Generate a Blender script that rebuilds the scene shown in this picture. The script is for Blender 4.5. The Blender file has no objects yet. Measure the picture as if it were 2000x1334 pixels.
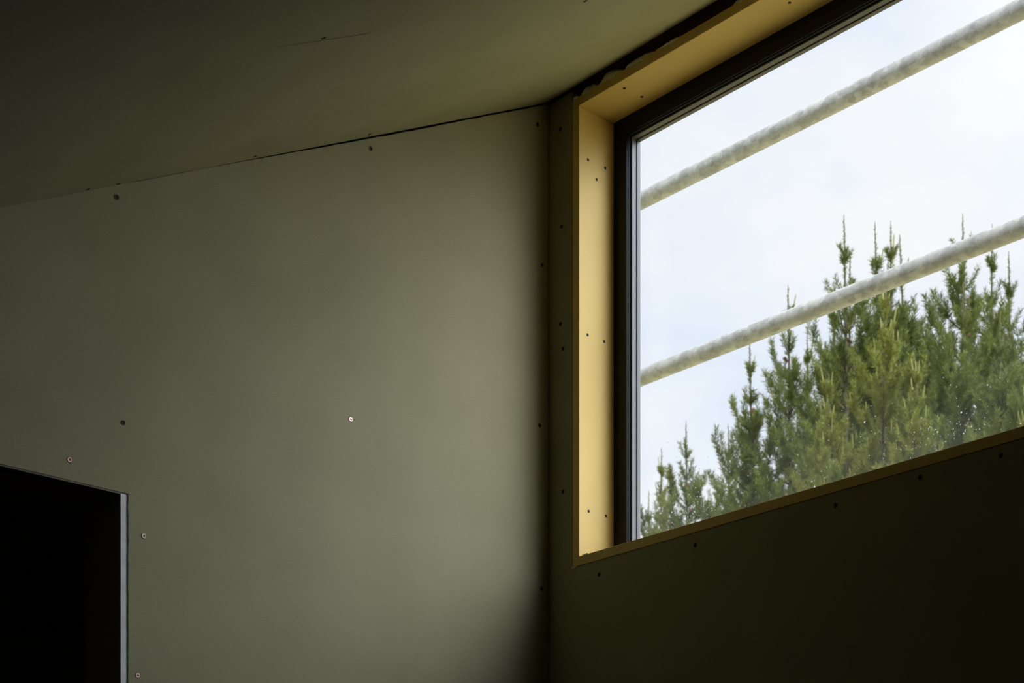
import bpy, bmesh, math, random
import numpy as np
from mathutils import Vector, Matrix

# ------------------------------------------------------------------ scene, camera, sky, sun, exposure
S = bpy.context.scene
COL = S.collection
S.view_settings.view_transform = 'Standard'
S.view_settings.look = 'None'
S.view_settings.gamma = 1.0
S.view_settings.use_curve_mapping = False
S.view_settings.exposure = 0.0

# room axes: left wall is the plane y=0, window wall the plane x=0, they meet at the origin; floor z=0
EYE = 1.4
CAM = Vector((-2.19948, -2.32567, EYE))
FX = 3191.0                                   # focal length in pixels of the 2000 px wide frame
RIGHT = Vector((.7419, -.6706, 0)); FWD = Vector((.6706, .7419, 0)); UP = Vector((0, 0, 1))
cd = bpy.data.cameras.new('camera'); cam = bpy.data.objects.new('camera', cd); COL.objects.link(cam)
cam.location = CAM
cam.rotation_euler = (math.pi / 2, 0, -math.atan2(.6706, .7419))
cd.sensor_width = 36; cd.lens = FX / 2000 * 36; cd.shift_y = (1972 - 667) / 2000
cd.clip_start = .05; cd.clip_end = 500
cd.dof.use_dof = True; cd.dof.focus_distance = 3.1; cd.dof.aperture_fstop = 18
S.camera = cam

SKY_CLEAR = (.81, .89, 1.03); SKY_CLOUD = (1.01, 1.02, 1.04)
SKY_BASE = 1.0
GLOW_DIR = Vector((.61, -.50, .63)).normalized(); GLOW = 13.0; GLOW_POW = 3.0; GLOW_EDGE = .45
SUN_DIR = Vector((-.45, -.35, .82)); SUN = 5.6
w = bpy.data.worlds.new('sky'); S.world = w; w.use_nodes = True
nt = w.node_tree; nt.nodes.clear()
def N(t, **k):
    n = nt.nodes.new(t)
    for a, b in k.items(): setattr(n, a, b)
    return n
tc = N('ShaderNodeTexCoord')
mp = N('ShaderNodeMapping'); mp.inputs['Scale'].default_value = (1, 1, 1.9); mp.inputs['Location'].default_value = (.35, .1, .2)
nz = N('ShaderNodeTexNoise'); nz.inputs['Scale'].default_value = 3.2; nz.inputs['Detail'].default_value = 6; nz.inputs['Roughness'].default_value = .52
rp = N('ShaderNodeValToRGB'); rp.color_ramp.elements[0].position = .54; rp.color_ramp.elements[1].position = .72
rp.color_ramp.elements[0].color = (*SKY_CLEAR, 1); rp.color_ramp.elements[1].color = (*SKY_CLOUD, 1)
nt.links.new(tc.outputs['Generated'], mp.inputs['Vector']); nt.links.new(mp.outputs['Vector'], nz.inputs['Vector'])
nt.links.new(nz.outputs['Fac'], rp.inputs['Fac'])
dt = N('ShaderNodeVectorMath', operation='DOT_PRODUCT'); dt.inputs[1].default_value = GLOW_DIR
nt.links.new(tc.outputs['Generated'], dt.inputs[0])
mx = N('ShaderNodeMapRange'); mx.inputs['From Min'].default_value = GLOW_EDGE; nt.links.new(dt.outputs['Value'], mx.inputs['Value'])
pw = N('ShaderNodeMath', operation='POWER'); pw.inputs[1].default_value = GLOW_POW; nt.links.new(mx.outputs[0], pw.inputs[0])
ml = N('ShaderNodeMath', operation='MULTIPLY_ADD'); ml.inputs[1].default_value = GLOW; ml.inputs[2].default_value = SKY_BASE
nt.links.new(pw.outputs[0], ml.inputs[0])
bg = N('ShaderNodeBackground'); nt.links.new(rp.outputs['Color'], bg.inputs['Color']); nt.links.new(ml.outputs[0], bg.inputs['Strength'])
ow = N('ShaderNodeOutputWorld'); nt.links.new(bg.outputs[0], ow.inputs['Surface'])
w.cycles.sampling_method = 'MANUAL'; w.cycles.sample_map_resolution = 512

sl = bpy.data.lights.new('sun', 'SUN'); so = bpy.data.objects.new('sun', sl); COL.objects.link(so)
sl.energy = SUN; sl.angle = math.radians(6); sl.color = (1.0, .96, .87)
so.location = (0, -2, 9); so.rotation_euler = SUN_DIR.to_track_quat('Z', 'Y').to_euler()
S.cycles.use_denoising = True
S.cycles.max_bounces = 10; S.cycles.diffuse_bounces = 6; S.cycles.transparent_max_bounces = 24
S.cycles.sample_clamp_indirect = 4.0

# ------------------------------------------------------------------ helpers
def ray(px, py): return RIGHT * ((px - 1000) / FX) + FWD + UP * ((1972 - py) / FX)
def on_left(px, py): r = ray(px, py); t = -CAM.y / r.y; return CAM + r * t
def on_window(px, py, x=0.0): r = ray(px, py); t = (x - CAM.x) / r.x; return CAM + r * t
def at_y(px, py, y): r = ray(px, py); t = (y - CAM.y) / r.y; return CAM + r * t
def at_z(px, py, z): r = ray(px, py); t = (z - CAM.z) / r.z; return CAM + r * t
APEX = 3.177; PITCH = .51131
def ceil_z(x): return APEX + PITCH * x
def on_ceiling(px, py):
    r = ray(px, py); t = (APEX + PITCH * CAM.x - CAM.z) / (r.z - PITCH * r.x); return CAM + r * t
def at_depth(px, py, Z): return CAM + ray(px, py) * Z

def lin(c): return tuple((v / 255 / 12.92) if v / 255 <= .04045 else ((v / 255 + .055) / 1.055) ** 2.4 for v in c)

def link(name, me, mats, parent=None):
    o = bpy.data.objects.new(name, me); COL.objects.link(o)
    for m in (mats if isinstance(mats, (list, tuple)) else [mats]): me.materials.append(m)
    if parent: o.parent = parent
    return o
def obj(name, bm, mats, parent=None, smooth=False, recalc=True):
    if recalc: bmesh.ops.recalc_face_normals(bm, faces=bm.faces)
    me = bpy.data.meshes.new(name); bm.to_mesh(me); bm.free()
    if smooth: me.polygons.foreach_set('use_smooth', [True] * len(me.polygons))
    return link(name, me, mats, parent)
def tag(o, label=None, cat=None, group=None, kind=None):
    for k, v in (('label', label), ('category', cat), ('group', group), ('kind', kind)):
        if v: o[k] = v
    return o
def empty(name, loc, **k):
    o = bpy.data.objects.new(name, None); o.location = loc; o.empty_display_size = .1; COL.objects.link(o); return tag(o, **k)
def under(o, parent):                          # parent keeping the world place
    o.parent = parent; o.matrix_parent_inverse = Matrix.Translation(-Vector(parent.location)); return o

def box(bm, x0, x1, y0, y1, z0, z1, mi=0):
    v = [bm.verts.new(p) for p in ((x0, y0, z0), (x1, y0, z0), (x1, y1, z0), (x0, y1, z0), (x0, y0, z1), (x1, y0, z1), (x1, y1, z1), (x0, y1, z1))]
    fs = []
    for q in ((0, 3, 2, 1), (4, 5, 6, 7), (0, 1, 5, 4), (1, 2, 6, 5), (2, 3, 7, 6), (3, 0, 4, 7)):
        f = bm.faces.new([v[i] for i in q]); f.material_index = mi; fs.append(f)
    return v, fs
def prism(bm, poly, axis, a, b, mi=0):
    """extrude a 2-D polygon along an axis ('x','y','z') from a to b"""
    def P(p, t): return {'x': (t, p[0], p[1]), 'y': (p[0], t, p[1]), 'z': (p[0], p[1], t)}[axis]
    A = [bm.verts.new(P(p, a)) for p in poly]; B = [bm.verts.new(P(p, b)) for p in poly]
    n = len(poly)
    for f in ([A[::-1], B] + [[A[i], A[(i + 1) % n], B[(i + 1) % n], B[i]] for i in range(n)]):
        bm.faces.new(f).material_index = mi
def bevel(bm, w, seg=2):
    bmesh.ops.bevel(bm, geom=list(bm.edges), offset=w, segments=seg, affect='EDGES', profile=.6)

# ------------------------------------------------------------------ materials
def mat(name):
    m = bpy.data.materials.new(name); m.use_nodes = True
    t = m.node_tree; return m, t, t.nodes['Principled BSDF']
def noisy(name, c0, c1, scale, rough=.85, bump=0, coords='Object', detail=5, stretch=None, spec=.3, fine=None):
    m, t, b = mat(name)
    tc = t.nodes.new('ShaderNodeTexCoord'); v = tc.outputs[coords]
    if stretch:
        mp = t.nodes.new('ShaderNodeMapping'); mp.inputs['Scale'].default_value = stretch; t.links.new(v, mp.inputs['Vector']); v = mp.outputs['Vector']
    n = t.nodes.new('ShaderNodeTexNoise'); n.inputs['Scale'].default_value = scale; n.inputs['Detail'].default_value = detail
    t.links.new(v, n.inputs['Vector'])
    r = t.nodes.new('ShaderNodeValToRGB'); r.color_ramp.elements[0].position = .35; r.color_ramp.elements[1].position = .65
    r.color_ramp.elements[0].color = (*c0, 1); r.color_ramp.elements[1].color = (*c1, 1)
    t.links.new(n.outputs['Fac'], r.inputs['Fac']); col = r.outputs['Color']
    if fine:
        n2 = t.nodes.new('ShaderNodeTexNoise'); n2.inputs['Scale'].default_value = fine[0]; n2.inputs['Detail'].default_value = 3
        t.links.new(tc.outputs[coords], n2.inputs['Vector'])
        mr = t.nodes.new('ShaderNodeMapRange'); mr.inputs['From Min'].default_value = .3; mr.inputs['From Max'].default_value = .7
        mr.inputs['To Min'].default_value = 1 - fine[1]; mr.inputs['To Max'].default_value = 1 + fine[1]
        t.links.new(n2.outputs['Fac'], mr.inputs['Value'])
        mm = t.nodes.new('ShaderNodeVectorMath'); mm.operation = 'SCALE'; t.links.new(col, mm.inputs[0]); t.links.new(mr.outputs[0], mm.inputs['Scale']); col = mm.outputs[0]
    t.links.new(col, b.inputs['Base Color'])
    b.inputs['Roughness'].default_value = rough; b.inputs['Specular IOR Level'].default_value = spec
    if bump:
        bp = t.nodes.new('ShaderNodeBump'); bp.inputs['Strength'].default_value = bump; bp.inputs['Distance'].default_value = .002
        t.links.new(n.outputs['Fac'], bp.inputs['Height']); t.links.new(bp.outputs[0], b.inputs['Normal'])
    return m
def plain(name, c, rough=.5, metal=0, spec=.5):
    m, t, b = mat(name)
    b.inputs['Base Color'].default_value = (*c, 1); b.inputs['Roughness'].default_value = rough
    b.inputs['Metallic'].default_value = metal; b.inputs['Specular IOR Level'].default_value = spec
    return m

M = {}
M['board'] = noisy('green_plasterboard_paper', (.250, .230, .132), (.275, .252, .147), 7, .92, spec=.12, fine=(420, .10))
M['brown_edge'] = noisy('brown_paper_edge', (.14, .12, .09), (.20, .17, .13), 50, .95, spec=.1)
M['gypsum'] = noisy('gypsum_core', (.64, .62, .565), (.72, .70, .64), 40, .95, spec=.1)
M['torn'] = noisy('torn_paper_edge', (.045, .03, .02), (.14, .12, .09), 60, .95, spec=.1)
M['torn_green'] = noisy('green_paper_edge', (.02, .07, .025), (.05, .14, .05), 50, .95, spec=.1)
M['timber'] = noisy('dark_timber', (.045, .022, .012), (.10, .052, .03), 6, .8, stretch=(30, 1, 30), spec=.2)
M['lintel'] = noisy('brown_lintel_timber', (.16, .075, .045), (.28, .14, .085), 6, .8, stretch=(30, 1, 30), spec=.2)
M['scuff'] = noisy('pale_scuff', (.36, .345, .25), (.50, .48, .38), 90, .95, spec=.1)
M['pale_board'] = noisy('pale_wall_board', (.48, .46, .38), (.54, .52, .44), 7, .92, spec=.12)
M['black_gap'] = plain('dark_gap', (.012, .011, .01), .9, spec=.1)
M['liner'] = noisy('yellow_lining_board', (.60, .415, .125), (.65, .455, .143), 5, .62, spec=.25, fine=(500, .05))
M['frame'] = plain('black_powder_coat', (.006, .006, .0065), .45, spec=.2)
M['bead'] = plain('grey_glazing_bead', (.075, .070, .066), .5)
M['gasket'] = plain('rubber_gasket', (.01, .01, .01), .7, spec=.2)
M['foam'] = noisy('expanding_foam', (.66, .62, .48), (.78, .74, .60), 60, .8, bump=.3, spec=.2)
M['copper'] = plain('copper_coated_screw', (.95, .62, .50), .35, .35)
M['brass'] = plain('yellow_zinc_screw', (.62, .55, .32), .4, .3)
M['dark_screw'] = noisy('dark_screw', (.010, .008, .006), (.03, .022, .015), 300, .7, spec=.15)
M['rim'] = noisy('countersink_rim', (.20, .13, .07), (.28, .20, .11), 200, .9, spec=.1)
M['floor'] = noisy('particleboard_floor', (.11, .09, .055), (.16, .13, .085), 20, .9, spec=.1)
M['ground'] = noisy('bare_clay_ground', (.29, .255, .13), (.39, .345, .185), .6, .95, spec=.1)
M['bark'] = noisy('pine_bark', (.06, .05, .035), (.13, .11, .08), 8, .95, stretch=(6, 6, 1), spec=.1)
M['cone'] = noisy('pine_cone', (.09, .05, .03), (.16, .09, .05), 30, .8, spec=.2)

def galv():
    m, t, b = mat('galvanised_steel')
    tc = t.nodes.new('ShaderNodeTexCoord')
    mp = t.nodes.new('ShaderNodeMapping'); mp.inputs['Scale'].default_value = (1, .7, 1); t.links.new(tc.outputs['Object'], mp.inputs['Vector'])
    vo = t.nodes.new('ShaderNodeTexVoronoi'); vo.inputs['Scale'].default_value = 70; t.links.new(mp.outputs[0], vo.inputs['Vector'])
    no = t.nodes.new('ShaderNodeTexNoise'); no.inputs['Scale'].default_value = 30; no.inputs['Detail'].default_value = 9; no.inputs['Roughness'].default_value = .7
    t.links.new(tc.outputs['Object'], no.inputs['Vector'])
    mix = t.nodes.new('ShaderNodeMix'); mix.data_type = 'FLOAT'; mix.inputs[0].default_value = .78
    sp = t.nodes.new('ShaderNodeSeparateColor'); t.links.new(vo.outputs['Color'], sp.inputs[0])
    t.links.new(sp.outputs[0], mix.inputs[2]); t.links.new(no.outputs['Fac'], mix.inputs[3])
    r = t.nodes.new('ShaderNodeValToRGB'); r.color_ramp.elements[0].position = .25; r.color_ramp.elements[1].position = .8
    r.color_ramp.elements[0].color = (.20, .21, .21, 1); r.color_ramp.elements[1].color = (.52, .54, .535, 1)
    t.links.new(mix.outputs[0], r.inputs['Fac']); t.links.new(r.outputs['Color'], b.inputs['Base Color'])
    b.inputs['Metallic'].default_value = .25; b.inputs['Roughness'].default_value = .5
    bp = t.nodes.new('ShaderNodeBump'); bp.inputs['Strength'].default_value = .25; bp.inputs['Distance'].default_value = .002
    t.links.new(no.outputs['Fac'], bp.inputs['Height']); t.links.new(bp.outputs[0], b.inputs['Normal'])
    return m
M['galv'] = galv()

def pane_mat():
    m = bpy.data.materials.new('dusty_window_glass'); m.use_nodes = True; t = m.node_tree; t.nodes.clear()
    L = t.links.new
    def n(ty, **k):
        q = t.nodes.new(ty)
        for a, b in k.items(): setattr(q, a, b)
        return q
    out = n('ShaderNodeOutputMaterial'); tr = n('ShaderNodeBsdfTransparent'); tr.inputs['Color'].default_value = (.985, .992, .99, 1)
    gl = n('ShaderNodeBsdfGlossy'); gl.inputs['Roughness'].default_value = .0
    lw_ = n('ShaderNodeLayerWeight'); lw_.inputs['Blend'].default_value = .5
    p5 = n('ShaderNodeMath', operation='POWER'); p5.inputs[1].default_value = 5; L(lw_.outputs['Facing'], p5.inputs[0])
    fr = n('ShaderNodeMath', operation='MULTIPLY_ADD'); fr.inputs[1].default_value = .9; fr.inputs[2].default_value = .025; L(p5.outputs[0], fr.inputs[0])
    m1 = n('ShaderNodeMixShader'); L(fr.outputs[0], m1.inputs[0]); L(tr.outputs[0], m1.inputs[1]); L(gl.outputs[0], m1.inputs[2])
    tc = n('ShaderNodeTexCoord'); sx = n('ShaderNodeSeparateXYZ'); L(tc.outputs['Object'], sx.inputs[0])
    hz = n('ShaderNodeMapRange'); hz.inputs['From Min'].default_value = 2.29; hz.inputs['From Max'].default_value = 2.50; hz.inputs['To Min'].default_value = 1; hz.inputs['To Max'].default_value = 0
    L(sx.outputs['Z'], hz.inputs['Value'])
    # splash droplets: small voronoi cells, only some of them, thicker near the sill
    vo = n('ShaderNodeTexVoronoi'); vo.inputs['Scale'].default_value = 230; L(tc.outputs['Object'], vo.inputs['Vector'])
    lt = n('ShaderNodeMath', operation='LESS_THAN'); lt.inputs[1].default_value = .24; L(vo.outputs['Distance'], lt.inputs[0])
    sc = n('ShaderNodeSeparateColor'); L(vo.outputs['Color'], sc.inputs[0])
    n3 = n('ShaderNodeTexNoise'); n3.inputs['Scale'].default_value = 7; L(tc.outputs['Object'], n3.inputs['Vector'])
    pr = n('ShaderNodeMath', operation='MULTIPLY'); L(hz.outputs[0], pr.inputs[0]); L(n3.outputs['Fac'], pr.inputs[1])
    pr2 = n('ShaderNodeMath', operation='MULTIPLY_ADD'); pr2.inputs[1].default_value = .55; pr2.inputs[2].default_value = .006; L(pr.outputs[0], pr2.inputs[0])
    sel = n('ShaderNodeMath', operation='LESS_THAN'); L(sc.outputs[0], sel.inputs[0]); L(pr2.outputs[0], sel.inputs[1])
    sp = n('ShaderNodeMath', operation='MULTIPLY'); L(lt.outputs[0], sp.inputs[0]); L(sel.outputs[0], sp.inputs[1])
    # a thin uneven film of dust along the bottom
    fm = n('ShaderNodeMath', operation='MULTIPLY'); fm.inputs[1].default_value = .018; L(pr.outputs[0], fm.inputs[0])
    s2 = n('ShaderNodeMath', operation='MULTIPLY'); s2.inputs[1].default_value = .85; L(sp.outputs[0], s2.inputs[0])
    ad = n('ShaderNodeMath', operation='ADD'); L(fm.outputs[0], ad.inputs[0]); L(s2.outputs[0], ad.inputs[1])
    du = n('ShaderNodeBsdfTranslucent'); du.inputs['Color'].default_value = (.85, .86, .82, 1)
    m2 = n('ShaderNodeMixShader'); L(ad.outputs[0], m2.inputs[0]); L(m1.outputs[0], m2.inputs[1]); L(du.outputs[0], m2.inputs[2])
    L(m2.outputs[0], out.inputs['Surface'])
    return m
M['glass'] = pane_mat()
m_, t_, b_ = mat('dried_droplet'); M['drop'] = m_
b_.inputs['Base Color'].default_value = (.95, .96, .95, 1); b_.inputs['Transmission Weight'].default_value = .75; b_.inputs['Roughness'].default_value = .12; b_.inputs['IOR'].default_value = 1.33

def leaf_mat(name, c0, c1, trans=.18):
    m, t, b = mat(name)
    tc = t.nodes.new('ShaderNodeTexCoord'); n = t.nodes.new('ShaderNodeTexNoise'); n.inputs['Scale'].default_value = 1.6; n.inputs['Detail'].default_value = 4
    t.links.new(tc.outputs['Object'], n.inputs['Vector'])
    r = t.nodes.new('ShaderNodeValToRGB'); r.color_ramp.elements[0].position = .35; r.color_ramp.elements[1].position = .65
    r.color_ramp.elements[0].color = (*c0, 1); r.color_ramp.elements[1].color = (*c1, 1); t.links.new(n.outputs['Fac'], r.inputs['Fac'])
    t.links.new(r.outputs['Color'], b.inputs['Base Color']); b.inputs['Roughness'].default_value = .55; b.inputs['Specular IOR Level'].default_value = .12
    tl = t.nodes.new('ShaderNodeBsdfTranslucent'); t.links.new(r.outputs['Color'], tl.inputs['Color'])
    mx = t.nodes.new('ShaderNodeMixShader'); mx.inputs[0].default_value = trans
    t.links.new(b.outputs[0], mx.inputs[1]); t.links.new(tl.outputs[0], mx.inputs[2])
    t.links.new(mx.outputs[0], t.nodes['Material Output'].inputs['Surface'])
    return m
M['needle'] = leaf_mat('pine_needles', (.078, .105, .026), (.145, .172, .040))
M['needle_bright'] = leaf_mat('young_pine_needles', (.130, .150, .030), (.205, .220, .048))
M['shoot'] = leaf_mat('pale_new_shoots', (.20, .22, .06), (.26, .25, .08), .2)

# ------------------------------------------------------------------ the room
XW, YW = -3.7, -5.0                            # far ends of the room behind the camera
DX0, DX1, DZ = -1.95, -.9165, 2.2165           # opening in the left wall
J = -.0844; SILL = 2.2709; HEAD = 3.1363; WR = -1.14  # clear opening of the window lining
LT = .018; LD = .0955                          # lining thickness and depth
rnd = random.Random(4)

bm = bmesh.new(); box(bm, XW - .1, .13, YW - .1, 2.0, -.12, 0)
floor = tag(obj('floor', bm, M['floor']), kind='structure')

# left wall: one board with the doorway cut out, its top edge leaving a crack under the ceiling
bm = bmesh.new()
def lw(poly): prism(bm, poly, 'y', 0, .013)
g = .0035
lw([(XW, 0), (DX0, 0), (DX0, ceil_z(DX0)), (XW, ceil_z(XW))])
lw([(DX0, DZ), (DX1, DZ), (DX1, ceil_z(DX1)), (DX0, ceil_z(DX0))])
top = [(DX1, ceil_z(DX1))]
for i in range(1, 60):
    x = DX1 * (1 - i / 59); k = max(0, min(1, (x + .80) / .35))
    top.append((x, ceil_z(x) - k * (g + rnd.uniform(-.0007, .0007)) - (0.0006 if k == 0 else 0)))
lw([(DX1, 0), (-.001, 0), (-.001, top[-1][1])] + top[::-1][1:])
wall_left = tag(obj('wall_left', bm, M['board']), kind='structure')
bm = bmesh.new()
def lf(poly): prism(bm, poly, 'y', .0135, .105)
lf([(XW, 0), (DX0 - .013, 0), (DX0 - .013, ceil_z(DX0) + .02), (XW, ceil_z(XW) + .02)])
lf([(DX0 - .013, DZ + .004), (DX1 + .0135, DZ + .004), (DX1 + .0135, ceil_z(DX1) + .02), (DX0 - .013, ceil_z(DX0) + .02)])
lf([(DX1 + .0135, 0), (.13, 0), (.13, ceil_z(.13) + .02), (DX1 + .0135, ceil_z(DX1) + .02)])
obj('timber_framing', bm, M['black_gap'], wall_left)
bm = bmesh.new(); box(bm, DX0, DX1 - .0002, .0008, .0128, DZ - .003, DZ - .0002)
tag(obj('cut_edge', bm, M['brown_edge'], wall_left), label='bare cut edge of the board over the doorway')
# ragged paper along the cut edge of the doorway
bm = bmesh.new()
zs = np.linspace(1.55, DZ, 90)
A = []; B = []
for i, z in enumerate(zs):
    A.append(bm.verts.new((DX1 - .0010, -.0006, z))); B.append(bm.verts.new((DX1 + rnd.uniform(.0002, .0022), -.0004, z)))
for i in range(len(zs) - 1):
    f = bm.faces.new((A[i], A[i + 1], B[i + 1], B[i])); f.material_index = 1 if zs[i] < 2.06 else 0
r = bmesh.ops.extrude_face_region(bm, geom=list(bm.faces)); bmesh.ops.translate(bm, vec=(0, .0004, 0), verts=[v for v in r['geom'] if isinstance(v, bmesh.types.BMVert)])
tag(obj('torn_paper', bm, [M['torn'], M['torn_green']], wall_left), label='ragged torn brown and green paper along the cut edge')
# lining of the doorway: plasterboard strips with bare white edges towards the room
def lining(name, x0, x1, z0, z1):
    bm = bmesh.new(); v, fs = box(bm, x0, x1, .0006, .118, z0, z1)
    fs[2].material_index = 1                   # edge facing the room
    return bm
bm = lining('jamb', DX1 - .0125, DX1 - .0012, 0, DZ - .002)
tr = tag(obj('trim_1', bm, [M['board'], M['gypsum']]), kind='structure')
bm = bmesh.new(); box(bm, DX0, DX1, .0135, .118, DZ, DZ + .012)
tag(obj('trim_2', bm, M['board']), kind='structure')
# dark hall behind the doorway
bm = bmesh.new()
HX0, HX1, HY = -2.6, -.35, 1.25
box(bm, HX0, HX1, HY, HY + .1, 0, 2.75); 
wall_hall = tag(obj('wall_hall', bm, M['board']), kind='structure')
bm = bmesh.new(); z = at_y(100, 1250, HY).z; box(bm, HX0, HX1, HY - .018, HY, z - .012, z + .012)
tag(obj('trim_3', bm, M['board']), kind='structure')
bm = bmesh.new(); box(bm, HX0 - .1, HX0, .105, HY + .1, 0, 2.75); box(bm, HX1, HX1 + .1, .105, HY + .1, 0, 2.75)
tag(obj('wall_hall_ends', bm, M['board']), kind='structure')
bm = bmesh.new(); box(bm, HX0 - .1, HX1 + .1, .105, HY + .1, 2.62, 2.75)
tag(obj('ceiling_hall', bm, M['board']), kind='structure')

# window wall: boards around the opening; above the lining the board is still missing
bm = bmesh.new(); t_ = .013; OL = J + LT + .0008
box(bm, 0, t_, OL, -.0005, 0, APEX - .006)
box(bm, 0, t_, WR - LT - .002, OL, 0, SILL - LT - .0015)
box(bm, 0, t_, YW, WR - LT - .002, 0, APEX - .006)
bmesh.ops.remove_doubles(bm, verts=bm.verts, dist=1e-5)
wall_window = tag(obj('wall_window', bm, M['board']), kind='structure')
bm = bmesh.new()
FI = .0135
box(bm, FI, .131, OL + .002, .105, 0, 3.45)
box(bm, FI, .131, WR - LT, OL + .002, 0, SILL - LT - .002)
box(bm, FI, .131, YW - .1, WR - LT - .002, 0, 3.45)
obj('timber_framing', bm, M['timber'], wall_window)
bm = bmesh.new(); box(bm, .03, .131, WR - LT, OL + .002, HEAD + LT + .001, 3.45)
tag(obj('trim_4', bm, M['lintel']), kind='structure')
# ceiling, following the roof pitch; it stops short of the window wall
bm = bmesh.new()
edge = [(-.0005, 0.0), (-.0015, -.07), (-.004, -.17), (-.005, -.26), (-.006, -.36), (-.006, YW)]
loop = [(XW, YW), (XW, 0)] + edge
lo = [bm.verts.new((x, y - (.0005 if y == 0 else 0), ceil_z(x))) for x, y in loop]
hi = [bm.verts.new((x, y - (.0005 if y == 0 else 0), ceil_z(x) + .015)) for x, y in loop]
bm.faces.new(lo); bm.faces.new(hi[::-1])
for i in range(len(loop)): bm.faces.new((lo[i], lo[(i + 1) % len(loop)], hi[(i + 1) % len(loop)], hi[i]))
ceiling = tag(obj('ceiling', bm, M['board']), kind='structure')
bm = bmesh.new(); prism(bm, [(XW - .1, ceil_z(XW - .1) + .05), (.131, ceil_z(.131) + .05), (.131, ceil_z(.131) + .3), (XW - .1, ceil_z(XW - .1) + .3)], 'y', YW - .1, 1.4)
obj('roof_framing', bm, M['timber'], ceiling)
bm = bmesh.new(); box(bm, XW - .1, XW, YW - .1, 1.4, 0, ceil_z(XW) + .05)
tag(obj('wall_low', bm, M['pale_board']), kind='structure')
bm = bmesh.new(); prism(bm, [(XW, 0), (.0, 0), (.0, ceil_z(0) + .05), (XW, ceil_z(XW) + .05)], 'y', YW - .1, YW)
tag(obj('wall_back', bm, M['pale_board']), kind='structure')
# crack along a board joint of the ceiling
bm = bmesh.new(); c0 = on_ceiling(540, 92); c1 = on_ceiling(723, 64); d = (c1 - c0); n_ = Vector((-PITCH, 0, 1)).normalized(); s_ = n_.cross(d).normalized()
prev = None
for i in range(31):
    u = i / 30; p = c0 + d * u - n_ * .0003; wd = .0003 + .0008 * max(0, u - .15) * rnd.uniform(.3, 1)
    a = bm.verts.new(p + s_ * wd + s_ * rnd.uniform(-.0003, .0003)); b_ = bm.verts.new(p - s_ * wd)
    if prev: bm.faces.new((prev[0], a, b_, prev[1]))
    prev = (a, b_)
tag(obj('joint_crack', bm, M['dark_screw'], ceiling), label='fine dark crack along a board joint')

# ------------------------------------------------------------------ screws in the boards
def screw_mesh(kind):
    bm = bmesh.new(); R = .0042
    def ring(r, z): return [bm.verts.new((r * math.cos(2 * math.pi * i / 24), r * math.sin(2 * math.pi * i / 24), z)) for i in range(24)]
    def bridge(a, b, mi):
        for i in range(24): bm.faces.new((a[i], a[(i + 1) % 24], b[(i + 1) % 24], b[i])).material_index = mi
    if kind in ('copper', 'brass'):
        a = ring(R * 1.18, .0001); b = ring(R * 1.0, .0005); c = ring(R * .86, .0009); e = ring(R * .60, .0008)
        bridge(a, b, 1); bridge(b, c, 0); bridge(c, e, 0)
        bm.faces.new(e).material_index = 0
        for k in range(2):                      # the crossed recess
            L, W_ = R * .60, R * .17
            if k: L, W_ = W_, L
            q = [bm.verts.new((x, y, .00098)) for x, y in ((-L, -W_), (L, -W_), (L, W_), (-L, W_))]
            bm.faces.new(q).material_index = 1
    else:
        R2 = R * (1.15 if kind == 'tan' else .95)
        a = ring(R2, .0001); b = ring(R2 * .92, .0007); c = ring(R2 * .72, .0005); e = ring(R2 * .3, .0002)
        bridge(a, b, 0); bridge(b, c, 0); bridge(c, e, 1); bm.faces.new(e).material_index = 1
    bmesh.ops.recalc_face_normals(bm, faces=bm.faces)
    me = bpy.data.meshes.new('screw'); bm.to_mesh(me); bm.free()
    for m in {'copper': (M['copper'], M['dark_screw']), 'brass': (M['brass'], M['dark_screw']), 'tan': (M['rim'], M['dark_screw']), 'dark': (M['dark_screw'], M['dark_screw'])}[kind]: me.materials.append(m)
    return me
SM = {k: screw_mesh(k) for k in ('copper', 'brass', 'tan', 'dark')}
LBL = {'copper': 'bright copper coloured cross head screw', 'brass': 'dull brass coloured cross head screw', 'tan': 'sunk screw with a tan rim', 'dark': 'dark sunk screw head'}
def screw(parent, p, normal, kind, name='screw', spin=0.0, s=1.0):
    o = bpy.data.objects.new(name, SM[kind]); COL.objects.link(o)
    o.matrix_world = Matrix.Translation(p) @ Vector(normal).to_track_quat('Z', 'Y').to_matrix().to_4x4() @ Matrix.Rotation(spin, 4, 'Z') @ Matrix.Scale(s, 4)
    if parent.type == 'EMPTY' or parent.location.length: o.matrix_parent_inverse = Matrix.Translation(-parent.location)
    o.parent = parent; o['label'] = LBL[kind]
    return o
def scuff(pts, wd, label):
    bm = bmesh.new(); prev = None
    for i, (px, py) in enumerate(pts):
        p = on_window(px, py, -.0003); k = wd * rnd.uniform(.4, 1)
        a = bm.verts.new(p + Vector((0, k, 0))); b_ = bm.verts.new(p - Vector((0, k, 0)))
        if prev: bm.faces.new((prev[0], a, b_, prev[1]))
        prev = (a, b_)
    tag(obj('scuff_mark', bm, M['scuff'], wall_window), label=label)
scuff([(1085.5, 237), (1086.5, 250), (1085, 262)], .0007, 'thin pale scuff high on the strip beside the window')
scuff([(1091, 287), (1091.5, 297), (1090.5, 305)], .0006, 'thin pale scuff on the strip beside the window')
scuff([(1102, 318), (1104, 328), (1103, 345)], .0009, 'pale scuff on the strip close to the lining')
scuff([(1101, 1052), (1102, 1068), (1100.5, 1084)], .0011, 'soft pale scuff beside the lower lining corner')
scuff([(1079, 1168), (1083, 1190), (1093, 1218), (1102, 1228)], .0006, 'curved hairline scuff low by the corner')
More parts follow.
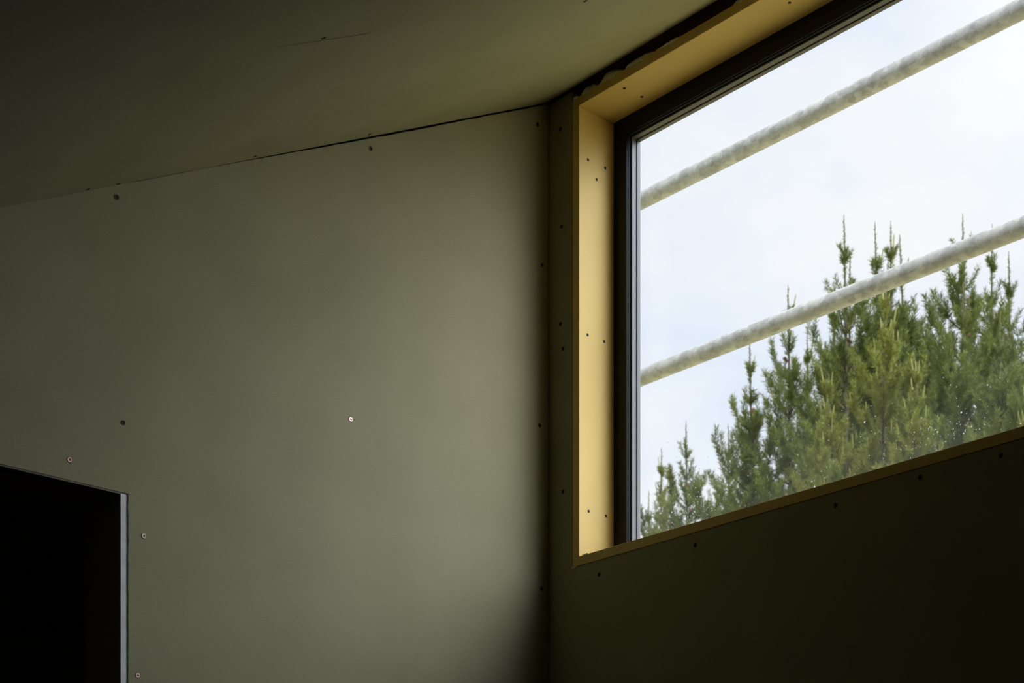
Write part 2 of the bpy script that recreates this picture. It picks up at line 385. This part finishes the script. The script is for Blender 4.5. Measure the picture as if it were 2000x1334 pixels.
for px, py, k, sp in ((228, 385, 'tan', .3), (724, 290, 'tan', .9), (685, 819, 'copper', .2), (240.5, 825.5, 'dark', 0), (136, 898, 'copper', .75), (281, 1047, 'brass', .5), (269, 1319, 'copper', .1),
                      (1050, 243, 'dark', 0), (1059, 518, 'dark', 0), (1054, 831, 'dark', 0), (1058, 1150, 'dark', 0)):
    screw(wall_left, on_left(px, py), (0, -1, 0), k, spin=sp)
for px, py in ((1094.5, 252), (1097, 442), (1094.5, 633), (1100, 681), (1100, 960), (1170, 1122), (1358, 1065), (1632, 987), (1797, 932), (1955, 890)):
    screw(wall_window, on_window(px, py), (-1, 0, 0), 'dark', s=.95)
for px, py in ((632, 74), (1143, 2), (172, 369), (232, 358.5), (498, 305), (722, 262)):
    screw(ceiling, on_ceiling(px, py), (PITCH, 0, -1), 'dark', s=.9)
for px, py in ((217.5, 988), (194, 1003)):
    x0 = DX1 - .0125; r = ray(px, py); p = CAM + r * ((x0 - CAM.x) / r.x); screw(tr, p, (-1, 0, 0), 'dark')

# ------------------------------------------------------------------ the window
win = empty('window_1', (0, J, SILL), kind='structure')
def wpart(name, bm, m, parent=None, **k):
    o = obj(name, bm, m, **k)
    if parent is None: under(o, win)
    else: o.parent = parent
    return o
def board(x0, x1, y0, y1, z0, z1):
    bm = bmesh.new(); box(bm, x0, x1, y0, y1, z0, z1); bevel(bm, .0006, 1); return bm
jamb = wpart('lining_jamb', board(0, LD, J, J + LT, SILL, HEAD - .0004), M['liner'])
head = wpart('lining_head', board(0, LD, WR - LT, J + LT, HEAD, HEAD + LT), M['liner'])
sill = wpart('lining_sill', board(0, LD, WR - LT, J + LT, SILL - LT, SILL - .0002), M['liner'])
wpart('lining_jamb', board(0, LD, WR - LT, WR, SILL, HEAD - .0004), M['liner'])
def hole(parent, p, normal):
    o = bpy.data.objects.new('nail_hole', HM); COL.objects.link(o)
    o.matrix_world = Matrix.Translation(p) @ Vector(normal).to_track_quat('Z', 'Y').to_matrix().to_4x4()
    o.parent = parent
    return o
bm = bmesh.new(); bmesh.ops.create_circle(bm, cap_ends=True, radius=.0030, segments=14)
r = bmesh.ops.extrude_face_region(bm, geom=list(bm.faces)); bmesh.ops.translate(bm, vec=(0, 0, .0003), verts=[v for v in r['geom'] if isinstance(v, bmesh.types.BMVert)])
bmesh.ops.recalc_face_normals(bm, faces=bm.faces)
HM = bpy.data.meshes.new('nail_hole'); bm.to_mesh(HM); bm.free(); HM.materials.append(M['dark_screw'])
for px, py in ((1148.5, 312), (1182, 328), (1165, 350.5), (1147.5, 654), (1180, 667), (1149.5, 998.5), (1183.5, 1008)):
    hole(jamb, at_y(px, py, J), (0, -1, 0))
for px, py in ((1219.5, 172), (1253.5, 189), (1542, 5)):
    hole(head, at_z(px, py, HEAD), (0, 0, -1))
def ring(x0, x1, i0, i1, bv=0):
    """rectangular mitred frame between two insets from the clear opening"""
    bm = bmesh.new()
    def rect(i): return [(J - i, SILL + i), (WR + i, SILL + i), (WR + i, HEAD - i), (J - i, HEAD - i)]
    V = [[bm.verts.new((x, a, b)) for a, b in rect(i)] for x, i in ((x0, i0), (x0, i1), (x1, i1), (x1, i0))]
    for k in range(4):
        P, Q = V[k], V[(k + 1) % 4]
        for i in range(4): bm.faces.new((P[i], P[(i + 1) % 4], Q[(i + 1) % 4], Q[i]))
    bmesh.ops.recalc_face_normals(bm, faces=bm.faces)
    if bv: bmesh.ops.bevel(bm, geom=[e for e in bm.edges if abs(e.verts[0].co.x - x0) < 1e-6 and abs(e.verts[1].co.x - x0) < 1e-6], offset=bv, segments=3, affect='EDGES')
    return bm
fr = wpart('window_frame', ring(LD + .0002, .131, -.002, .0335, .0012), M['frame'])
gk = wpart('gasket', ring(.1000, .1300, .0337, .0352), M['gasket'], parent=None)
wpart('glazing_bead', ring(.1062, .1176, .0352, .0385, .0008), M['bead'])
wpart('glazing_bead', ring(.1196, .1292, .0352, .0395, .0008), M['bead'])
bm = bmesh.new(); box(bm, .1245, .1285, WR + .0352, J - .0352, SILL + .0352, HEAD - .0352)
wpart('window_pane', bm, M['glass'])
# rain splash droplets dried on the outside of the pane, mostly low down
bm = bmesh.new(); rd = random.Random(21); nd_ = 0
while nd_ < 420:
    if nd_ < 170: y, z = rd.gauss(-.27, .07), 2.315 + abs(rd.gauss(0, .035))
    elif nd_ < 240: y, z = rd.gauss(-.80, .06), 2.335 + abs(rd.gauss(0, .03))
    else: y, z = rd.uniform(WR + .06, J - .06), 2.31 + min(.4, abs(rd.gauss(0, .085)))
    if not (WR + .04 < y < J - .04): continue
    R_ = rd.uniform(.0004, .0009) * (2.0 if rd.random() < .08 else 1); st = rd.uniform(1, 1.5)
    rows = []
    for q in range(3):
        e = q / 3 * math.pi / 2
        rows.append([bm.verts.new((.1287 + R_ * .7 * math.sin(e), y + R_ * math.cos(e) * math.cos(a), z + R_ * st * math.cos(e) * math.sin(a))) for a in (k * math.pi / 4 for k in range(8))])
    tip = bm.verts.new((.1287 + R_ * .7, y, z))
    for A_, B_ in zip(rows, rows[1:]):
        for k in range(8): bm.faces.new((A_[k], A_[(k + 1) % 8], B_[(k + 1) % 8], B_[k]))
    for k in range(8): bm.faces.new((rows[-1][k], rows[-1][(k + 1) % 8], tip))
    bm.faces.new(rows[0][::-1]); nd_ += 1
tag(wpart('splash_droplets', bm, M['drop'], smooth=True), label='tiny bright splash specks low on the pane', kind='stuff')
# expanding foam squeezed out above the head lining
def foam(px0, px1, h, seed, flat=1.0):
    y0 = on_window(px0, 150).y; y1 = on_window(px1, 150).y
    r_ = random.Random(seed); bm = bmesh.new(); bmesh.ops.create_icosphere(bm, subdivisions=4, radius=1)
    ph = [r_.uniform(0, 6) for _ in range(6)]
    for v in bm.verts:
        c = v.co; k = 1 + .13 * math.sin(3.1 * c.y + ph[0]) * math.cos(2.3 * c.z + ph[1]) + .08 * math.sin(7 * c.x + ph[2]) * math.sin(6 * c.y + ph[3]) + .035 * math.sin(17 * c.y + ph[4]) * math.sin(15 * c.z + ph[5])
        c *= k; v.co = (.012 + c.x * .0135, (y0 + y1) / 2 + c.y * abs(y1 - y0) / 2, max(HEAD + LT - .003, HEAD + LT + c.z * h))
    o = wpart('expanding_foam', bm, M['foam'], smooth=True); o['label'] = 'grey blob of set foam bulging over the lining'
foam(1118, 1131, .006, 1); foam(1131, 1164, .0135, 2); foam(1163, 1212, .017, 3); foam(1213, 1275, .012, 4); foam(1270, 1340, .006, 7); foam(1421, 1500, .017, 5); foam(1490, 1600, .013, 6)
# loose plaster crumbs at the sill corner
def crumb(p, s, seed, label):
    r_ = random.Random(seed); bm = bmesh.new()
    for k in range(7):
        b2 = bmesh.ops.create_icosphere(bm, subdivisions=2, radius=1)['verts']
        o_ = Vector((r_.uniform(-.3, .3) * s[0], r_.uniform(-1, 1) * s[1], r_.uniform(0, .4) * s[2])); q = r_.uniform(.35, .6)
        for v in b2: v.co = Vector((v.co.x * s[0] * q, v.co.y * s[1] * q * .7, v.co.z * s[2] * q)) * (1 + r_.uniform(-.2, .2)) + o_
    o = obj('plaster_crumb', bm, M['foam'], smooth=True); o.location = p; return tag(o, label, 'debris', group='plaster crumbs by the window sill corner')
p = on_window(1140, 1083); crumb((.006, p.y, SILL + .0012), (.006, .008, .003), 1, 'small heap of plaster crumbs lying on the yellow sill in its left corner')
p = on_window(1122, 1110); crumb((-.0015, p.y - .001, p.z), (.0025, .006, .003), 2, 'pale torn plaster flake sticking to dark wall below the yellow sill corner')

# ------------------------------------------------------------------ outdoors: ground, scaffolding, pines
GZ = -.6
bm = bmesh.new(); box(bm, -40, 130, -60, 130, GZ - .5, GZ)
ground = tag(obj('ground', bm, M['ground']), kind='structure')

def tube(name, a, b, r, label, cat, group=None):
    a = Vector(a); b = Vector(b); bm = bmesh.new(); L = (b - a).length
    q = (b - a).to_track_quat('Z', 'Y').to_matrix().to_4x4()
    n = 40; k = max(2, int(L / .05)); rows = []
    rr = [(r, 0)] ; r_ = random.Random(label)
    rows = [[bm.verts.new(q @ Vector((r * math.cos(2 * math.pi * i / n), r * math.sin(2 * math.pi * i / n), L * j / k))) for i in range(n)] for j in range(k + 1)]
    for j in range(k):
        for i in range(n): bm.faces.new((rows[j][i], rows[j][(i + 1) % n], rows[j + 1][(i + 1) % n], rows[j + 1][i]))
    inner = [[bm.verts.new(q @ Vector(((r - .0035) * math.cos(2 * math.pi * i / n), (r - .0035) * math.sin(2 * math.pi * i / n), z))) for i in range(n)] for z in (0, L)]
    for i in range(n):
        bm.faces.new((rows[0][i], rows[0][(i + 1) % n], inner[0][(i + 1) % n], inner[0][i]))
        bm.faces.new((rows[-1][i], rows[-1][(i + 1) % n], inner[1][(i + 1) % n], inner[1][i]))
        bm.faces.new((inner[0][i], inner[0][(i + 1) % n], inner[1][(i + 1) % n], inner[1][i]))
    o = obj(name, bm, M['galv'], smooth=True); o.location = a
    return tag(o, label, cat, group)
TX = 1.33; TR = .0242
tube('scaffold_tube', (TX, -3.2, 3.797), (TX, 3.6, 3.797), TR, 'upper galvanised scaffold tube crossing the open sky outside the window', 'scaffold tube')
tube('scaffold_tube', (TX, -3.2, 3.273), (TX, 3.6, 3.273), TR, 'lower galvanised scaffold tube crossing in front of the pine tops', 'scaffold tube')
for y in (-2.6, 3.2):
    tube('scaffold_standard', (TX + 2 * TR + .001, y, GZ), (TX + 2 * TR + .001, y, 4.6), TR, 'upright scaffold post holding both rails, %s' % ('beyond the right end of the window' if y < 0 else 'hidden behind the left wall'), 'scaffold post')

# --- pines
def make_pine(seed, H=15.0, dense=1.0, depth=6.6, young=False, bushy=1.0):
    rng = np.random.default_rng(seed)
    P0, DR, LN, NL, CN = [], [], [], [], []     # needle-bearing shoots
    C0, CD, CL = [], [], []                     # pale new shoots
    tubes = []; cones = []
    lean = rng.normal(0, .012, 2)
    def trunk_at(h): return np.array([lean[0] * (H - h) , lean[1] * (H - h), H - h]) if h < H else np.zeros(3)
    def shoot(p, d, l, nl, n): P0.append(p); DR.append(d / np.linalg.norm(d)); LN.append(l); NL.append(nl); CN.append(int(n))
    up = np.array([0, 0, 1.])
    # leader
    for s in np.arange(.08, 1.0, .12): shoot(trunk_at(s + .12), up, .12, .035 + .04 * s, 16 + 12 * s)
    h = rng.uniform(.6, .9) * (.6 if young else 1); az0 = rng.uniform(0, 6.28)
    while h < depth:
        nb = rng.integers(4, 7)
        full = (.07 + .11 * h + .055 * h * h) if h < 3.2 else (.985 + .36 * (h - 3.2))
        if young: full = full * 1.2 + .05
        full = full * bushy + (bushy - 1) * .22
        for b in range(nb):
            az = az0 + 2 * math.pi * b / nb + rng.normal(0, .2); ln = full * rng.uniform(.5, 1.25)
            e0 = math.radians(np.clip(62 - 7.5 * h, 12, 62) + rng.normal(0, 6)); e1 = math.radians(np.clip(80 - 5 * h, 42, 80))
            hd = np.array([math.cos(az), math.sin(az), 0]); p = trunk_at(h + rng.normal(0, .05)); k = max(3, int(ln / .13)); pts = [p]
            for j in range(k):
                u = (j + .5) / k; el = e0 + (e1 - e0) * u ** 1.6
                p = p + (hd * math.cos(el) + up * math.sin(el)) * ln / k; pts.append(p)
            tubes.append((pts, .008 + .010 * ln, .004))
            for j in range(1, k + 1):
                u = j / k
                if u < .25 and h > 1.2: continue
                d = pts[j] - pts[j - 1]; shoot(pts[j - 1], d, np.linalg.norm(d) * 1.1, .065 + .04 * min(1, h / 3) + .03 * rng.random(), 30 * dense)
                if h > 1.5:
                    for q in range(rng.integers(0, 4)):        # side shoots, turning upwards
                        sd = np.cross(d, up); sd /= np.linalg.norm(sd) + 1e-9; sgn = rng.choice([-1, 1])
                        dd = d / np.linalg.norm(d) * .7 + sd * sgn * rng.uniform(.3, 1.1) + up * rng.uniform(.2, .9)
                        dd /= np.linalg.norm(dd); l = rng.uniform(.12, .34) * min(1, .5 + ln * .5)
                        shoot(pts[j], dd, l, .10 + .04 * rng.random(), 55 * dense * l / .25)
                        if rng.random() < .8:
                            d3 = dd * .5 + up * rng.uniform(.5, 1.2); shoot(pts[j] + dd * l, d3, .10 + .1 * rng.random(), .11, 34 * dense)
                            if young and rng.random() < .10: C0.append(pts[j] + dd * l + up * .1); CD.append(up + dd * .15); CL.append(rng.uniform(.12, .3))
            if rng.random() < (.55 if young else .10): C0.append(pts[-1]); CD.append(up * 1.2 + hd * .2); CL.append(rng.uniform(.15, .34))
        if h > .9 and rng.random() < .6:
            a = rng.uniform(0, 6.28); cones.append(trunk_at(h + .12) + np.array([math.cos(a), math.sin(a), 0]) * .07)
        # short shoots along the stem between whorls
        nxt = rng.uniform(.42, .62) + .03 * h
        for s in np.arange(.06, nxt, .12):
            a = rng.uniform(0, 6.28); shoot(trunk_at(h + s), np.array([math.cos(a), math.sin(a), 2.2]), .10, .055, 14 * dense)
        h += nxt; az0 += .7
    # needles, all at once
    P0 = np.array(P0); DR = np.array(DR); LN = np.array(LN); NL = np.array(NL); CN = np.array(CN)
    ix = np.repeat(np.arange(len(CN)), CN); n = len(ix)
    u = rng.random(n); ax = DR[ix]; rv = rng.normal(size=(n, 3)); rv -= ax * np.sum(rv * ax, 1)[:, None]; rv /= np.linalg.norm(rv, axis=1)[:, None]
    ang = np.radians(rng.uniform(22, 62, n)); nd = ax * np.cos(ang)[:, None] + rv * np.sin(ang)[:, None]
    base = P0[ix] + ax * (LN[ix] * u)[:, None]; ln = NL[ix] * rng.uniform(.75, 1.2, n)
    sd = np.cross(nd, rng.normal(size=(n, 3))); sd /= np.linalg.norm(sd, axis=1)[:, None]
    wd = .0052
    mid = base + nd * (ln * .45)[:, None]; tip = base + nd * ln[:, None] + np.array([0, 0, .008])
    V = np.stack([base, mid + sd * wd, tip, mid - sd * wd], 1).reshape(-1, 3)
    Fq = np.arange(n * 4).reshape(-1, 4); mi = np.zeros(n, int)
    # new shoots: slim spindles of 4 sides
    SV, SF = [], []; off = len(V)
    for p, d, l in zip(C0, CD, CL):
        d = d / np.linalg.norm(d); a = np.cross(d, [1, .3, 0]); a /= np.linalg.norm(a); b = np.cross(d, a)
        ring0 = [p + (a * math.cos(t) + b * math.sin(t)) * .013 for t in np.arange(4) * math.pi / 2]
        ring1 = [p + d * l * .8 + (a * math.cos(t) + b * math.sin(t)) * .010 for t in np.arange(4) * math.pi / 2]
        SV += ring0 + ring1 + [p + d * l]; o = off + len(SV) - 9
        SF += [(o + i, o + (i + 1) % 4, o + 4 + (i + 1) % 4, o + 4 + i) for i in range(4)] + [(o + 4 + i, o + 4 + (i + 1) % 4, o + 8) for i in range(4)]
    allV = np.concatenate([V, np.array(SV)]) if SV else V
    me = bpy.data.meshes.new('foliage')
    me.from_pydata(allV.tolist(), [], Fq.tolist() + SF)
    me.materials.append(M['needle_bright' if young else 'needle']); me.materials.append(M['shoot'])
    mm = np.zeros(len(me.polygons), np.int32); mm[n:] = 1; me.polygons.foreach_set('material_index', mm)
    # trunk
    def tubemesh(name, lst, sides):
        bm = bmesh.new()
        for pts, r0, r1 in lst:
            rows = []
            for i, p in enumerate(pts):
                d = Vector(pts[min(i + 1, len(pts) - 1)]) - Vector(pts[max(i - 1, 0)]); q = d.to_track_quat('Z', 'Y')
                rr = r0 + (r1 - r0) * i / (len(pts) - 1)
                rows.append([bm.verts.new(Vector(p) + q @ Vector((rr * math.cos(6.28318 * k / sides), rr * math.sin(6.28318 * k / sides), 0))) for k in range(sides)])
            for a, b in zip(rows, rows[1:]):
                for k in range(sides): bm.faces.new((a[k], a[(k + 1) % sides], b[(k + 1) % sides], b[k]))
            bm.faces.new(rows[0][::-1]); bm.faces.new(rows[-1])
        m2 = bpy.data.meshes.new(name); bm.to_mesh(m2); bm.free(); m2.materials.append(M['bark'])
        m2.polygons.foreach_set('use_smooth', [True] * len(m2.polygons)); return m2
    tp = [trunk_at(h_) for h_ in np.linspace(H, 0, 40)]
    tm = tubemesh('trunk', [(tp, .15, .005)], 10)
    bmsh = tubemesh('branches', tubes, 4)
    return dict(H=H, foliage=me, trunk=tm, branches=bmsh, cones=cones[:8])
def cone_mesh():
    bm = bmesh.new(); bmesh.ops.create_uvsphere(bm, u_segments=12, v_segments=9, radius=1)
    for v in bm.verts:
        c = v.co; t = (c.z + 1) / 2; k = (1.12 - .55 * t) * (1 + .12 * math.sin(6 * math.atan2(c.y, c.x) + 14 * t)); v.co = (c.x * .036 * k, c.y * .036 * k, c.z * .062)
    bmesh.ops.recalc_face_normals(bm, faces=bm.faces)
    me = bpy.data.meshes.new('pine_cone'); bm.to_mesh(me); bm.free(); me.materials.append(M['cone']); return me
CONE = cone_mesh()
KINDS = [make_pine(s, dense=d, young=y, bushy=b) for s, d, y, b in ((11, 1.0, 0, 1), (12, 1.0, 0, 1), (13, 1.1, 0, 1), (14, 1.0, 0, 1), (15, 1.15, 1, 1), (16, 1.15, 1, 1), (17, 1.25, 0, 1.45))]
def plant(kind, px, py, Z, spin, label):
    K = KINDS[kind]; p = at_depth(px, py, Z); s = (p.z - GZ) / K['H']
    root = empty('pine_tree', (p.x, p.y, GZ), label=label, cat='tree', group='pines beyond the scaffolding')
    root.rotation_euler = (0, 0, spin); root.scale = (s, s, s)
    for nm in ('trunk', 'branches', 'foliage'):
        o = bpy.data.objects.new(nm, K[nm]); COL.objects.link(o); o.parent = root
    for i, c in enumerate(K['cones']):
        o = bpy.data.objects.new('pine_cone', CONE); COL.objects.link(o); o.parent = root; o.location = c; o.rotation_euler = (2.6, 0, i * 1.3); o['label'] = 'brown pine cone by the stem'
    return root
PINES = [
 (0, 1676, 412, 29.0, 0.3, 'pine with the tallest bare leader, rising left of the twin leaders'),
 (1, 1746, 440, 29.6, 1.9, 'pine with the left one of two twin leaders close together'),
 (2, 1763, 452, 30.4, 4.0, 'pine with the right one of two twin leaders close together'),
 (6, 1904, 418, 28.0, 2.2, 'tall pine whose leader pokes above the lower scaffold tube near right edge'),
 (0, 1929, 426, 29.5, 5.0, 'slender pine leader just right of the tall pine near right edge'),
 (2, 1833, 452, 30.0, 3.3, 'pine leader standing alone midway between twin leaders and right edge pines'),
 (1, 1559, 557, 32.0, 0.9, 'pine with a single leader crossing the lower scaffold tube left of the dense stand'),
 (3, 1651, 480, 31.5, 1.2, 'slim pine leader just left of the tallest bare leader'),
 (0, 1721, 510, 32.0, 2.7, 'short pine leader in the gap between tallest leader and twin leaders'),
 (0, 1632, 545, 33.5, 5.5, 'small pine leader just touching the lower tube left of the tallest'),
 (2, 1493, 668, 33.0, 4.4, 'pine below the lower tube with side branch reaching left into sky'),
 (1, 1594, 640, 35.0, 0.2, 'pine tip showing just under the lower tube beside the dense stand'),
 (3, 1440, 828, 36.5, 3.6, 'small pointed pine second to the right of the lone left pine'),
 (6, 1355, 818, 36.0, 1.4, 'bushy pine with thin spire standing left of middle, low in window'),
 (3, 1457, 797, 39.0, 4.8, 'thin distant pine spire behind the small pointed pine'),
 (1, 1282, 878, 37.5, 3.0, 'small sparse pine near the left window frame'),
 (3, 1252, 955, 40.0, 0.6, 'pine sliver touching the left window frame'),
 (0, 1985, 478, 28.0, 5.8, 'pine cut by the right photo edge below the lower tube'),
 (4, 1698, 560, 25.5, 2.0, 'broad bright pine in front of the tallest leader'),
 (6, 1870, 560, 25.0, 3.9, 'broad dense pine filling the right of the window'),
 (6, 1950, 600, 24.0, 0.1, 'nearer dense pine right of the broad dense one, below the lower tube'),
 (5, 1800, 700, 23.5, 5.1, 'shorter pine with pale new shoots low in the right half'),
 (5, 1992, 752, 20.0, 2.4, 'bright young pine at the right edge just above sill'),
 (4, 1625, 720, 26.5, 3.4, 'young pine with pale upright shoots, just left of the broad bright pine'),
 (1, 1400, 925, 44.0, 5.2, 'faint far pine low between the two small left pines'),
 (3, 1325, 985, 42.0, 2.8, 'far low pine just above the sill at left'),
 (0, 2080, 440, 27.0, 1.0, 'pine just past the right edge of the view'),
]
for a in PINES: plant(*a)
